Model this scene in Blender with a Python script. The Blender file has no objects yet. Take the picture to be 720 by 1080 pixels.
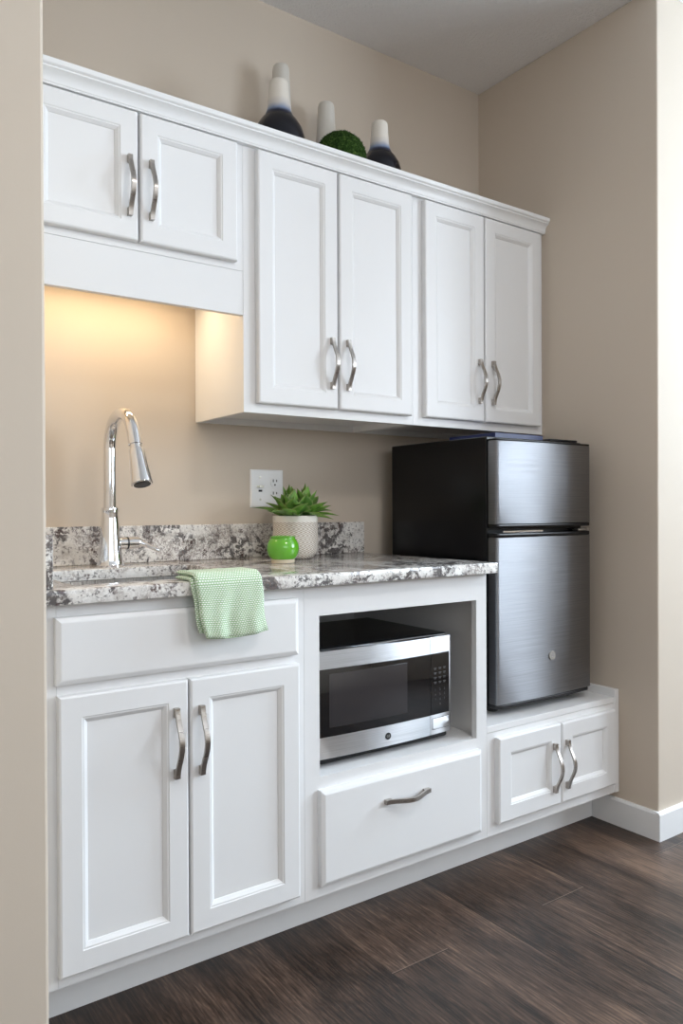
import bpy, bmesh, math, random
from mathutils import Vector, Matrix
random.seed(7)
LA, LB, LF = 15.0, 36.0, 2.3      # sky brightness at both east windows, then of the added front fill
PI = math.pi
C = bpy.context.scene.collection
sc = bpy.context.scene

# ------------------------------------------------------------------ materials
def new_mat(name, col=(.8,.8,.8), rough=.5, metal=0.0, spec=.5, coat=0.0, aniso=0.0):
    m = bpy.data.materials.new(name); m.use_nodes = True
    b = m.node_tree.nodes['Principled BSDF']
    b.inputs['Base Color'].default_value = (*col, 1)
    b.inputs['Roughness'].default_value = rough
    b.inputs['Metallic'].default_value = metal
    b.inputs['Specular IOR Level'].default_value = spec
    b.inputs['Coat Weight'].default_value = coat
    b.inputs['Coat Roughness'].default_value = .08
    b.inputs['Anisotropic'].default_value = aniso
    return m
class NT:
    """small node-graph helper"""
    def __init__(s, m):
        s.t = m.node_tree; s.n = s.t.nodes; s.b = s.n['Principled BSDF']
        s.tc = s.n.new('ShaderNodeTexCoord')
    def lk(s, a, b): s.t.links.new(a, b)
    def mapping(s, scale=(1,1,1), rot=(0,0,0), loc=(0,0,0), src='Object'):
        mp = s.n.new('ShaderNodeMapping'); s.lk(s.tc.outputs[src], mp.inputs[0])
        mp.inputs['Scale'].default_value = scale; mp.inputs['Rotation'].default_value = rot
        mp.inputs['Location'].default_value = loc
        return mp.outputs[0]
    def noise(s, vec, scale, detail=4, rough=.5, dist=0.0):
        t = s.n.new('ShaderNodeTexNoise'); s.lk(vec, t.inputs['Vector'])
        t.inputs['Scale'].default_value = scale; t.inputs['Detail'].default_value = detail
        t.inputs['Roughness'].default_value = rough; t.inputs['Distortion'].default_value = dist
        return t.outputs[0]
    def voro(s, vec, scale, feature='F1', out=0):
        t = s.n.new('ShaderNodeTexVoronoi'); s.lk(vec, t.inputs['Vector'])
        t.feature = feature; t.inputs['Scale'].default_value = scale
        return t.outputs[out]
    def ramp(s, fac, stops, interp='LINEAR'):
        r = s.n.new('ShaderNodeValToRGB'); s.lk(fac, r.inputs[0]); cr = r.color_ramp
        cr.interpolation = interp
        while len(cr.elements) < len(stops): cr.elements.new(.5)
        for e, (p, c) in zip(cr.elements, stops):
            e.position = p; e.color = (*c, 1) if not isinstance(c, (int, float)) else (c, c, c, 1)
        return r.outputs[0]
    def math(s, op, a, b=0.0, c=None):
        t = s.n.new('ShaderNodeMath'); t.operation = op
        for i, v in enumerate((a, b, c)):
            if v is None: continue
            if isinstance(v, (int, float)): t.inputs[i].default_value = v
            else: s.lk(v, t.inputs[i])
        return t.outputs[0]
    def mix(s, fac, a, b, mode='MIX'):
        t = s.n.new('ShaderNodeMix'); t.data_type = 'RGBA'; t.blend_type = mode
        for sock, v in ((t.inputs[0], fac), (t.inputs[6], a), (t.inputs[7], b)):
            if isinstance(v, (int, float)): sock.default_value = v
            elif isinstance(v, tuple): sock.default_value = (*v, 1)
            else: s.lk(v, sock)
        return t.outputs[2]
    def bump(s, h, strength=.2, dist=.002):
        t = s.n.new('ShaderNodeBump'); s.lk(h, t.inputs['Height'])
        t.inputs['Strength'].default_value = strength; t.inputs['Distance'].default_value = dist
        s.lk(t.outputs[0], s.b.inputs['Normal'])
    def color(s, c): s.lk(c, s.b.inputs['Base Color'])
    def rough(s, c): s.lk(c, s.b.inputs['Roughness'])

M = {}
def wall_mat(name, col):
    m = new_mat(name, col, .75, spec=.25); n = NT(m)
    v = n.mapping()
    h = n.noise(v, 260, 3, .6)
    c = n.mix(n.noise(v, 1.3, 2), tuple(x*.985 for x in col), tuple(min(1, x*1.015) for x in col))
    n.color(c); n.bump(h, .12, .0006)
    return m
M['wall'] = wall_mat('beige_paint', (.585, .505, .42))
m = new_mat('ceiling_texture', (.87,.86,.86), .9, spec=.1); n = NT(m); v = n.mapping()
n.bump(n.ramp(n.noise(v, 85, 5, .65, .6), [(.42,0.),(.62,1.)]), .55, .004)
M['ceiling'] = m
m = new_mat('white_cabinet_paint', (.77,.765,.765), .38, spec=.42); n = NT(m); v = n.mapping()
n.bump(n.noise(v, 140, 3), .03, .0004)
M['white'] = m
m = new_mat('white_trim_paint', (.80,.80,.80), .4, spec=.4); M['trim'] = m
m = new_mat('satin_nickel', (.46,.425,.395), .3, 1.0, aniso=.5); n = NT(m); v = n.mapping((60,60,600))
n.rough(n.ramp(n.noise(v, 1, 2), [(.3,.26),(.7,.36)])); M['nickel'] = m
M['chrome'] = new_mat('polished_chrome', (.82,.82,.83), .05, 1.0)
M['black'] = new_mat('black_plastic', (.010,.010,.012), .35)
M['gloss_black'] = new_mat('black_glass', (.006,.006,.007), .04, spec=.5, coat=.3)
M['black_enamel'] = new_mat('black_enamel', (.004,.004,.005), .22, spec=.3)
M['rubber'] = new_mat('rubber', (.02,.02,.02), .8)
def steel(name, along, base=(.60,.60,.615), r0=.24, r1=.36):
    m = new_mat(name, base, .3, 1.0, aniso=.35); n = NT(m)
    v = n.mapping(along)
    nz = n.noise(v, 1, 3, .7)
    n.rough(n.ramp(nz, [(.3,r0),(.7,r1)]))
    n.color(n.mix(n.ramp(nz, [(.3,0.),(.7,1.)]), tuple(x*.84 for x in base), tuple(min(1,x*1.16) for x in base)))
    n.bump(nz, .05, .0004)
    tg = n.n.new('ShaderNodeTangent'); tg.direction_type = 'RADIAL'; tg.axis = 'Z'
    n.lk(tg.outputs[0], n.b.inputs['Tangent']); n.b.inputs['Anisotropic'].default_value = 1.0
    n.b.inputs['Anisotropic Rotation'].default_value = ANR
    return m
ANR = .25
M['steel'] = steel('brushed_steel', (5, 5, 420), (.29,.293,.308), .37, .50)
M['steel_mw'] = steel('brushed_steel_light', (6, 6, 700), (.55,.55,.56), .38, .46)
M['sink'] = steel('sink_steel', (300, 6, 6), (.55,.55,.55))
M['plate'] = new_mat('outlet_plastic', (.84,.84,.84), .3)
M['slot'] = new_mat('dark_slot', (.02,.02,.02), .6)
M['brass'] = new_mat('connector_metal', (.6,.58,.5), .3, 1.0)

# floor: vinyl planks running towards the room
m = new_mat('dark_wood_planks', (.06,.04,.03), .42, spec=.45); n = NT(m)
sx = n.n.new('ShaderNodeSeparateXYZ'); n.lk(n.tc.outputs['Object'], sx.inputs[0])
X, Y = sx.outputs[0], sx.outputs[1]
u = n.math('DIVIDE', n.math('ADD', X, 1.09), .165)
row = n.math('FLOOR', u); fu = n.math('FRACT', u)
vv = n.math('ADD', n.math('DIVIDE', n.math('ADD', Y, .81), 1.5), n.math('MULTIPLY', row, 1/3.0))
cell = n.math('FLOOR', vv); fv = n.math('FRACT', vv)
cb = n.n.new('ShaderNodeCombineXYZ'); n.lk(row, cb.inputs[0]); n.lk(cell, cb.inputs[1])
wn = n.n.new('ShaderNodeTexWhiteNoise'); wn.noise_dimensions = '3D'; n.lk(cb.outputs[0], wn.inputs[0])
rnd = wn.outputs[0]
# grain coordinates, shifted per plank
gc = n.n.new('ShaderNodeCombineXYZ')
n.lk(n.math('ADD', X, n.math('MULTIPLY', rnd, 7.0)), gc.inputs[0])
n.lk(n.math('ADD', Y, n.math('MULTIPLY', rnd, 31.0)), gc.inputs[1])
def sc3(vec, s3):
    mp = n.n.new('ShaderNodeMapping'); n.lk(vec, mp.inputs[0]); mp.inputs['Scale'].default_value = s3
    return mp.outputs[0]
g = gc.outputs[0]
broad = n.noise(sc3(g, (10, 2.6, 1)), 1, 4, .6, .8)
wv = n.n.new('ShaderNodeTexWave'); wv.wave_type = 'BANDS'; wv.bands_direction = 'X'
n.lk(sc3(g, (1, .10, 1)), wv.inputs[0])
wv.inputs['Scale'].default_value = 13; wv.inputs['Distortion'].default_value = 9
wv.inputs['Detail'].default_value = 3; wv.inputs['Detail Scale'].default_value = 1.3
fine = n.noise(sc3(g, (210, 20, 1)), 1, 3, .7)
fibre = n.noise(sc3(g, (620, 26, 1)), 1, 2, .6)
knot = n.voro(sc3(g, (3.2, 1.1, 1)), 1.35)
wv2 = n.n.new('ShaderNodeTexWave'); wv2.wave_type = 'BANDS'; wv2.bands_direction = 'X'
n.lk(sc3(g, (1, .15, 1)), wv2.inputs[0]); wv2.inputs['Scale'].default_value = 33; wv2.inputs['Distortion'].default_value = 14
wv2.inputs['Detail'].default_value = 3; wv2.inputs['Detail Scale'].default_value = .9; wv2.inputs['Detail Roughness'].default_value = .6
med = n.noise(sc3(g, (84, 6, 1)), 1, 4, .65, .6)
tone = n.math('ADD', n.math('MULTIPLY', broad, .54), n.math('ADD', n.math('MULTIPLY', wv2.outputs[1], .07), .055))
tone = n.math('ADD', tone, n.math('MULTIPLY', med, .36))
tone = n.math('ADD', tone, n.math('MULTIPLY', n.math('SUBTRACT', fine, .5), .34))
tone = n.math('ADD', tone, n.math('MULTIPLY', n.math('SUBTRACT', rnd, .5), .14))
col = n.ramp(tone, [(.39,(.012,.0068,.0045)), (.50,(.042,.0245,.0165)), (.59,(.082,.049,.034)), (.70,(.165,.103,.070))])
col = n.mix(n.ramp(fibre, [(.60,0.),(.76,.35)]), col, (.20,.14,.10))
col = n.mix(n.ramp(knot, [(.02,.85),(.11,0.)]), col, (.012,.008,.007))
seam = n.math('MAXIMUM', n.math('LESS_THAN', fu, .010), n.math('LESS_THAN', fv, .0016))
seam_l = n.math('LESS_THAN', n.math('ABSOLUTE', n.math('SUBTRACT', fv, .0030)), .0009)
col = n.mix(n.math('MULTIPLY', seam, .75), col, (.010,.007,.006))
col = n.mix(n.math('MULTIPLY', seam_l, .6), col, (.19,.135,.10))
n.color(col)
n.rough(n.ramp(fine, [(.3,.34),(.7,.50)]))
n.bump(n.math('SUBTRACT', n.math('ADD', fine, n.math('MULTIPLY', fibre, .4)), n.math('MULTIPLY', seam, 1.5)), .25, .0010)
M['floor'] = m

# granite
m = new_mat('speckled_granite', (.6,.58,.55), .12, spec=.5); n = NT(m)
v = n.mapping((1,1,1))
warp = n.noise(v, 16, 4, .6)
wa = n.n.new('ShaderNodeVectorMath'); wa.operation = 'SCALE'; n.lk(n.n['Noise Texture'].outputs[1], wa.inputs[0]); wa.inputs[3].default_value = .05
wb = n.n.new('ShaderNodeVectorMath'); wb.operation = 'ADD'; n.lk(v, wb.inputs[0]); n.lk(wa.outputs[0], wb.inputs[1])
w = wb.outputs[0]
patch = n.noise(w, 11, 5, .62, .5)
blot = n.noise(w, 46, 4, .72, .3)
speck = n.noise(v, 230, 3, .65)
base = n.ramp(n.noise(w, 24, 5, .7), [(.30,(.46,.42,.385)),(.44,(.72,.69,.655)),(.62,(.86,.84,.81)),(.82,(.55,.50,.46))])
dk = n.math('MULTIPLY', n.ramp(patch, [(.47,0.),(.54,1.)]), n.ramp(blot, [(.46,0.),(.52,1.)]))
base = n.mix(n.math('MULTIPLY', dk, .88), base, (.040,.034,.038))
mid = n.math('MULTIPLY', n.ramp(n.noise(w, 8, 3, .5), [(.46,0.),(.58,1.)]), n.ramp(speck, [(.46,0.),(.54,1.)]))
base = n.mix(n.math('MULTIPLY', mid, .60), base, (.21,.155,.14))
sp2 = n.voro(v, 190)
base = n.mix(n.math('MULTIPLY', n.ramp(n.noise(v, 95, 3, .75), [(.56,0.),(.62,1.)]), .7), base, (.085,.07,.07))
gar = n.math('MULTIPLY', n.ramp(n.noise(w, 31, 2, .5), [(.64,0.),(.69,1.)]), n.ramp(speck, [(.40,0.),(.5,1.)]))
base = n.mix(n.math('MULTIPLY', gar, .8), base, (.06,.025,.022))
n.color(base)
M['granite'] = m

# towel weave: green ground with staggered white stitches
m = new_mat('green_waffle_cotton', (.3,.5,.3), .95, spec=.1); n = NT(m)
bt = n.n.new('ShaderNodeTexBrick'); n.lk(n.tc.outputs['UV'], bt.inputs[0])
bt.inputs['Color1'].default_value = (.90,.93,.87,1); bt.inputs['Color2'].default_value = (.86,.91,.82,1)
bt.inputs['Mortar'].default_value = (.34,.52,.28,1)
bt.inputs['Scale'].default_value = 1; bt.inputs['Mortar Size'].default_value = .00095
bt.inputs['Mortar Smooth'].default_value = .35
bt.inputs['Brick Width'].default_value = .0060; bt.inputs['Row Height'].default_value = .0040
n.color(bt.outputs[0]); n.bump(bt.outputs[1], .6, .0012)
bt2 = M
M['towel'] = m
M['towel_edge'] = new_mat('green_cotton', (.30,.46,.26), .95, spec=.1)

# ceramics, plants
m = new_mat('two_tone_glaze', (.7,.66,.6), .38, spec=.4); n = NT(m)
sx = n.n.new('ShaderNodeSeparateXYZ'); n.lk(n.tc.outputs['Generated'], sx.inputs[0])
hz = n.math('ADD', sx.outputs[2], n.math('MULTIPLY', n.math('SUBTRACT', n.noise(n.mapping((1,1,1)), 30, 2), .5), .05))
n.color(n.ramp(hz, [(.56,(.005,.005,.009)),(.595,(.012,.016,.045)),(.635,(.20,.25,.37)),(.70,(.58,.55,.53)),(.78,(.72,.67,.60))]))
n.rough(n.ramp(sx.outputs[2], [(.48,.10),(.62,.5)]))
M['glaze'] = m
m = new_mat('cream_glaze', (.60,.56,.50), .5); n = NT(m)
sx = n.n.new('ShaderNodeSeparateXYZ'); n.lk(n.tc.outputs['Generated'], sx.inputs[0])
n.color(n.ramp(sx.outputs[2], [(.42,(.005,.005,.009)),(.46,(.04,.05,.12)),(.52,(.40,.41,.46)),(.60,(.60,.565,.51))]))
M['glaze_tall'] = m
m = new_mat('moss', (.05,.15,.03), .95, spec=.1); n = NT(m); v = n.mapping()
n.color(n.ramp(n.noise(v, 120, 4, .7), [(.32,(.006,.015,.004)),(.5,(.026,.062,.012)),(.68,(.10,.17,.04))]))
n.bump(n.noise(v, 260, 4, .7), 1., .004); M['moss'] = m
m = new_mat('leaf', (.08,.25,.05), .38, spec=.45); n = NT(m)
sx = n.n.new('ShaderNodeSeparateXYZ'); n.lk(n.tc.outputs['UV'], sx.inputs[0])
edge = n.ramp(n.math('ABSOLUTE', n.math('SUBTRACT', sx.outputs[0], .5)), [(.40,0.),(.48,1.)])
lc = n.ramp(sx.outputs[1], [(0,(.20,.34,.06)),(.35,(.060,.17,.030)),(.9,(.10,.22,.040)),(1.,(.22,.20,.07))])
lc = n.mix(n.ramp(n.noise(n.mapping(), 26, 2), [(.42,0.),(.60,.75)]), lc, (.20,.40,.06))
n.color(n.mix(n.math('MULTIPLY', edge, .55), lc, (.38,.40,.17)))
M['leaf'] = m
m = new_mat('woven_cream_ceramic', (.72,.67,.60), .6); n = NT(m)
sx = n.n.new('ShaderNodeSeparateXYZ'); n.lk(n.tc.outputs['Object'], sx.inputs[0])
th_ = n.math('ARCTAN2', sx.outputs[1], sx.outputs[0])
ph = n.math('ADD', n.math('MULTIPLY', th_, 30.), n.math('MULTIPLY', n.math('PINGPONG', sx.outputs[2], .0100), 1250.))
patt = n.math('MULTIPLY', n.math('ADD', n.math('SINE', ph), 1.), .5)
patt = n.math('MULTIPLY', patt, n.math('LESS_THAN', sx.outputs[2], .110))
n.color(n.mix(n.ramp(patt, [(.35,0.),(.65,1.)]), (.78,.74,.68), (.40,.32,.25)))
n.bump(patt, -.8, .0015)
M['pot'] = m
m = new_mat('green_glaze', (.12,.42,.02), .12, spec=.5, coat=.6); M['green'] = m
M['cream_clay'] = new_mat('cream_clay', (.66,.56,.42), .7)
M['soil'] = new_mat('soil', (.03,.02,.012), .95)
M['blue'] = new_mat('dark_blue', (.012,.022,.10), .4)
M['lamp'] = new_mat('lamp_diffuser', (1,.85,.6), .5)
b = M['lamp'].node_tree.nodes['Principled BSDF']
b.inputs['Emission Color'].default_value = (1,.66,.30,1); b.inputs['Emission Strength'].default_value = 4
M['lamp_white'] = new_mat('lamp_opal', (.9,.9,.88), .5)
b = M['lamp_white'].node_tree.nodes['Principled BSDF']
b.inputs['Emission Color'].default_value = (1,.93,.86,1); b.inputs['Emission Strength'].default_value = 8
M['print'] = new_mat('grey_print', (.10,.10,.105), .6)
M['screen'] = new_mat('door_screen', (.035,.032,.034), .10, spec=.5)
M['badge'] = new_mat('badge_face', (.66,.66,.64), .25, .6)

# ------------------------------------------------------------------ mesh building (world coordinates)
class MB:
    def __init__(s): s.v = []; s.f = []; s.uv = {}; s.mi = {}
    def add(s, vs, fs, mi=0):
        o = len(s.v); s.v += [Vector(p) for p in vs]
        for f in fs:
            s.mi[len(s.f)] = mi; s.f.append([i+o for i in f])
        return s
    def box(s, x0, x1, y0, y1, z0, z1, mi=0):
        return s.add([(x0,y0,z0),(x1,y0,z0),(x1,y1,z0),(x0,y1,z0),(x0,y0,z1),(x1,y0,z1),(x1,y1,z1),(x0,y1,z1)],
                     [(0,3,2,1),(4,5,6,7),(0,1,5,4),(1,2,6,5),(2,3,7,6),(3,0,4,7)], mi)
    def rings(s, rings, cap0=True, cap1=True, closed=True, uvs=False, mi=0):
        k = len(rings[0]); o = len(s.v)
        for r in rings: s.v += [Vector(p) for p in r]
        for i in range(len(rings)-1):
            for j in range(k if closed else k-1):
                j2 = (j+1) % k
                idx = len(s.f); s.mi[idx] = mi
                s.f.append([o+i*k+j, o+i*k+j2, o+(i+1)*k+j2, o+(i+1)*k+j])
                if uvs:
                    a, b_ = j/k, (j+1)/k; c, d = i/(len(rings)-1), (i+1)/(len(rings)-1)
                    s.uv[idx] = [(a,c),(b_,c),(b_,d),(a,d)]
        if cap0: s.mi[len(s.f)] = mi; s.f.append([o+j for j in range(k)][::-1])
        if cap1: s.mi[len(s.f)] = mi; s.f.append([o+(len(rings)-1)*k+j for j in range(k)])
        return s
    def lathe(s, cx, cy, prof, seg=40, uvs=False, cap0=True, cap1=True, mi=0):
        return s.rings([[(cx+r*math.cos(2*PI*j/seg), cy+r*math.sin(2*PI*j/seg), z) for j in range(seg)] for r, z in prof], cap0, cap1, uvs=uvs, mi=mi)
    def tube(s, pts, rad, seg=20, mi=0):
        pts = [Vector(p) for p in pts]; rs = rad if isinstance(rad, list) else [rad]*len(pts)
        rings = []; prev = None
        for i, p in enumerate(pts):
            t = (pts[min(i+1, len(pts)-1)] - pts[max(i-1, 0)]).normalized()
            if prev is None:
                a = Vector((1,0,0)) if abs(t.x) < .9 else Vector((0,1,0))
                nrm = (a - t*a.dot(t)).normalized()
            else: nrm = (prev - t*prev.dot(t)).normalized()
            prev = nrm; bi = t.cross(nrm)
            rings.append([p + rs[i]*(nrm*math.cos(2*PI*j/seg) + bi*math.sin(2*PI*j/seg)) for j in range(seg)])
        return s.rings(rings, mi=mi)
    def prism(s, prof, a, b, ext0, ext1):
        """profile points (p,q) mapped by a(p,q,e)->xyz"""
        k = len(prof)
        return s.rings([[a(p, q, ext0) for p, q in prof], [a(p, q, ext1) for p, q in prof]])

WL = {}
def link(o, parent, loc):
    C.objects.link(o); WL[o.name] = Vector(loc)
    if parent is not None:
        o.parent = parent; o.location = Vector(loc) - WL[parent.name]
    else: o.location = loc
    return o
def build(name, mb, mat, parent=None, loc=None, smooth=None, bevel=0, seg=2):
    me = bpy.data.meshes.new(name)
    if loc is None:
        xs = [p.x for p in mb.v]; ys = [p.y for p in mb.v]; zs = [p.z for p in mb.v]
        loc = Vector(((min(xs)+max(xs))/2, (min(ys)+max(ys))/2, min(zs)))
    loc = Vector(loc)
    me.from_pydata([tuple(p - loc) for p in mb.v], [], mb.f)
    if mb.uv:
        ul = me.uv_layers.new(name='UVMap')
        for i, poly in enumerate(me.polygons):
            if i in mb.uv:
                for li, uvc in zip(poly.loop_indices, mb.uv[i]): ul.data[li].uv = uvc
    mats = mat if isinstance(mat, list) else [mat]
    for q in mats: me.materials.append(q)
    if len(mats) > 1:
        for i, poly in enumerate(me.polygons): poly.material_index = mb.mi.get(i, 0)
    bm = bmesh.new(); bm.from_mesh(me)
    bmesh.ops.recalc_face_normals(bm, faces=bm.faces)
    if bevel:
        es = [e for e in bm.edges if len(e.link_faces) == 2 and e.calc_face_angle(0) > math.radians(35)]
        bmesh.ops.bevel(bm, geom=es, offset=bevel, segments=seg, profile=.5, affect='EDGES', clamp_overlap=True)
    bm.to_mesh(me); bm.free()
    o = bpy.data.objects.new(name, me)
    if smooth is not None:
        for p in me.polygons: p.use_smooth = True
        try: me.set_sharp_from_angle(angle=math.radians(smooth))
        except Exception: pass
    return link(o, parent, loc)
def thing(name, label, cat, loc, group=None):
    o = bpy.data.objects.new(name, None); o.empty_display_size = .05
    link(o, None, loc); tag(o, label, cat, group); return o
def tag(o, label, cat, group=None):
    o['label'] = label; o['category'] = cat
    if group: o['group'] = group
    return o
def struct(name, mb, mat, **k):
    o = build(name, mb, mat, **k); o['kind'] = 'structure'; return o

# ------------------------------------------------------------------ room
H = 2.6195
XL, YF = -1.78, -.755           # alcove's left side, fronts of the wing walls
YFL = -.668
RX0, RX1, RY0 = -3.6, 1.9, -4.8
struct('floor', MB().box(RX0-.15, RX1+.15, RY0-.15, .15, -.05, 0), M['floor'], loc=(0,0,0))
struct('ceiling', MB().box(RX0-.15, RX1+.15, RY0-.15, .15, H, H+.05), M['ceiling'], loc=(0,0,H))
struct('wall_back', MB().box(XL, 0, 0, .12, 0, H), M['wall'], loc=(0,0,0))
struct('wall_left', MB().box(RX0, XL, YFL, .12, 0, H), M['wall'], loc=(XL,0,0), bevel=.006)
struct('wall_right', MB().box(0, RX1, YF, .12, 0, H), M['wall'], loc=(0,0,0), bevel=.004)
struct('wall_west', MB().box(RX0-.12, RX0, RY0, YFL, 0, H), M['wall'])
# wall on the right side of the room, with the big window the daylight comes through
wy0, wy1, wz0, wz1 = -4.10, -2.35, 1.15, 2.56
vy0, vy1, vz0, vz1 = -1.75, -.88, 1.10, 2.56
mb = MB()
mb.box(RX1, RX1+.12, RY0, wy0, 0, H).box(RX1, RX1+.12, wy1, vy0, 0, H).box(RX1, RX1+.12, vy1, YF, 0, H)
mb.box(RX1, RX1+.12, wy0, wy1, 0, wz0).box(RX1, RX1+.12, wy0, wy1, wz1, H)
mb.box(RX1, RX1+.12, vy0, vy1, 0, vz0).box(RX1, RX1+.12, vy0, vy1, vz1, H)
struct('wall_east', mb, M['wall'])
fx0, fx1, fz0, fz1 = -3.5, -.6, 1.2, 2.56  # opening behind the camera, added to let fill light in
mb = MB()
mb.box(RX0-.12, fx0, RY0-.12, RY0, 0, H).box(fx1, RX1+.12, RY0-.12, RY0, 0, H)
mb.box(fx0, fx1, RY0-.12, RY0, 0, fz0).box(fx0, fx1, RY0-.12, RY0, fz1, H)
struct('wall_front', mb, M['wall'])
def win(name, axis, c, a0, a1, z0, z1):
    mb = MB(); w = .06; mid = (a0+a1)/2
    for u0, u1, q0, q1 in ((a0,a1,z0,z0+w),(a0,a1,z1-w,z1),(a0,a0+w,z0,z1),(a1-w,a1,z0,z1),(mid-w/2,mid+w/2,z0,z1)):
        if axis == 'x': mb.box(c+.03, c+.08, u0, u1, q0, q1)
        else: mb.box(u0, u1, c-.08, c-.03, q0, q1)
    return struct(name, mb, M['trim'])
win('window_1', 'x', RX1, wy0, wy1, wz0, wz1)
win('window_2', 'x', RX1, vy0, vy1, vz0, vz1)
win('fill_window', 'y', RY0, fx0, fx1, fz0, fz1)  # unseen window frame, added with its lamp for frontal fill
# baseboards
def bb_prof(y0, t): return [(0,0),(t,0),(t,.078),(t*.55,.087),(0,.087)]
t = .013
struct('baseboard_right', MB().prism([(0,0),(t,0),(t,.080),(t-.004,.087),(0,.087)], lambda p,q,e: (-p, e, q), None, -.523, YF), M['trim'])
struct('baseboard_front', MB().prism([(0,0),(t,0),(t,.080),(t-.004,.087),(0,.087)], lambda p,q,e: (e, YF-p, q), None, -t, RX1), M['trim'])

# ------------------------------------------------------------------ handles, doors
def handle(parent, cx, y, cz, vertical=True, L=.0725, name='handle'):
    """arched satin nickel pull: feet on the door at y, bow standing out"""
    W = .0052; n_ = 22
    outer, inner = [], []
    for i in range(n_+1):
        s_ = -L + 2*L*i/n_
        outer.append((s_, .0115 + .0235*(math.cos(PI*s_/L)+1)/2))
    foot = L-.019
    for i in range(n_+1):
        s_ = foot - 2*foot*i/n_
        inner.append((s_, .0115 + .0235*(math.cos(PI*s_/L)+1)/2 - .0058))
    prof = outer + [(L, 0), (foot, 0)] + inner + [(-foot, 0), (-L, 0)]
    if vertical: f = lambda p, q, e: (cx+e, y-q, cz+p)
    else: f = lambda p, q, e: (cx+p, y-q, cz+e)
    mb = MB(); k = len(prof)
    # built as quads between outer and inner curves so the sides stay clean
    for e in (-W, W):
        pass
    A = [f(p, q, -W) for p, q in prof]; B = [f(p, q, W) for p, q in prof]
    mb.add(A+B, [[j, (j+1) % k, k+(j+1) % k, k+j] for j in range(k)])
    # side faces: strip (outer_i, outer_i+1, matching inner)
    on = n_+1; oi = list(range(on)); L1 = on; F1 = on+1
    ins = list(range(on+2, on+2+on)); F0 = on+2+on; L0 = F0+1
    for off in (0, k):
        # bow: outer clipped to feet, match by order
        rev = ins[::-1]
        for i in range(n_): mb.f.append([oi[i]+off, oi[i+1]+off, rev[i+1]+off, rev[i]+off])
        mb.f.append([oi[0]+off, rev[0]+off, F0+off, L0+off]); mb.f.append([oi[-1]+off, L1+off, F1+off, rev[-1]+off])
    return build(name, mb, M['nickel'], parent, loc=(cx, y, cz), smooth=40)

def rect_ring(x0, x1, z0, z1, i, y): return [(x0+i,y,z0+i),(x1-i,y,z0+i),(x1-i,y,z1-i),(x0+i,y,z1-i)]
def panel_door(name, parent, x0, x1, z0, z1, yf, th=.019, w=.043, hx=None, hz=None):
    """framed door with a recessed centre panel, front face at yf (towards -y)"""
    mb = MB(); R = lambda i, d: rect_ring(x0, x1, z0, z1, i, yf+d)
    mb.rings([R(0, th), R(0, .0045), R(.0012, .0018), R(.0045, 0), R(w, 0), R(w+.0015, .0016), R(w+.0045, .002), R(w+.0115, .0075), R(w+.0125, .0095)])
    o = build(name, mb, M['white'], parent)
    if hx is not None: handle(o, hx, yf, hz)
    return o
def slab_front(name, parent, x0, x1, z0, z1, yf, th=.019):
    R = lambda i, d: rect_ring(x0, x1, z0, z1, i, yf+d)
    return build(name, MB().rings([R(0, th), R(0, .006), R(.0015, .004), R(.0085, .0006), R(.011, 0)]), M['white'], parent)

# ------------------------------------------------------------------ wall cabinets
YU, YUF = -.327, -.307
ZUT, ZFRT = 1.980, 1.998
WG = 'white wall cabinets in one row'
def wall_cabinet(label, x0, x1, z0, doors, filler=None, door_z0=None, valance=None, rail=True):
    r = thing('wall_cabinet', label, 'cabinet', ((x0+x1)/2, 0, z0), WG)
    mb = MB(); t = .016; yb = -.002
    rb = z0+.019                        # recessed bottom panel
    mb.box(x0, x0+t, YUF+.0185, yb, z0, ZFRT).box(x1-t, x1, YUF+.0185, yb, z0, ZFRT)
    mb.box(x0+t, x1-t, YUF+.0185, yb, rb, rb+t).box(x0+t, x1-t, YUF+.0185, yb, ZFRT-t, ZFRT)
    mb.box(x0+t, x1-t, yb-.012, yb, z0, rb).box(x0+t, x1-t, yb-.006, yb, rb+t, ZFRT-t)
    build('carcass', mb, M['white'], r)
    mb = MB(); fx0 = x0; fx1 = x1; ft = .0185; sw = .046
    mb.box(fx0, fx0+sw, YUF, YUF+ft, z0, ZFRT).box(fx1-sw, fx1, YUF, YUF+ft, z0, ZFRT)
    mb.box(fx0+sw, fx1-sw, YUF, YUF+ft, z0, z0+.035).box(fx0+sw, fx1-sw, YUF, YUF+ft, ZFRT-.035, ZFRT)
    xm = (doors[0][1]+doors[1][0])/2
    mb.box(xm-.016, xm+.016, YUF, YUF+ft, z0+.035, ZFRT-.035)
    build('face_frame', mb, M['white'], r)
    for a, b_, hx, hz in doors: panel_door('door', r, a, b_, door_z0, ZUT, YU, hx=hx, hz=hz)
    return r
zA = 1.6525
cabA = wall_cabinet('short white two-door wall cabinet above the sink, with a plain valance board below', -1.752, -1.186, zA,
    [(-1.752+.012, -1.4775, -1.500, 1.797), (-1.4715, -1.2105, -1.446, 1.797)], door_z0=1.6705)
build('filler_strip', MB().box(XL+.0005, -1.7525, YUF, YUF+.018, 1.5365, ZFRT), M['white'], cabA)
build('valance', MB().box(-1.7522, -1.1860, YUF, YUF+.018, 1.5365, zA-.0006), M['white'], cabA, bevel=.0008, seg=1)
cabB = wall_cabinet('tall white two-door wall cabinet in the middle, right of the lit sink recess', -1.1855, -.5995, 1.2805,
    [(-1.1500, -.8932, -.9155, 1.4335), (-.8858, -.6165, -.8600, 1.4335)], door_z0=1.306)
cabC = wall_cabinet('tall white two-door wall cabinet above the refrigerator, beside the right wall', -.599, -.0006, 1.2805,
    [(-.5615, -.3062, -.3300, 1.436), (-.3000, -.0285, -.2690, 1.436)], door_z0=1.306)
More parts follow.
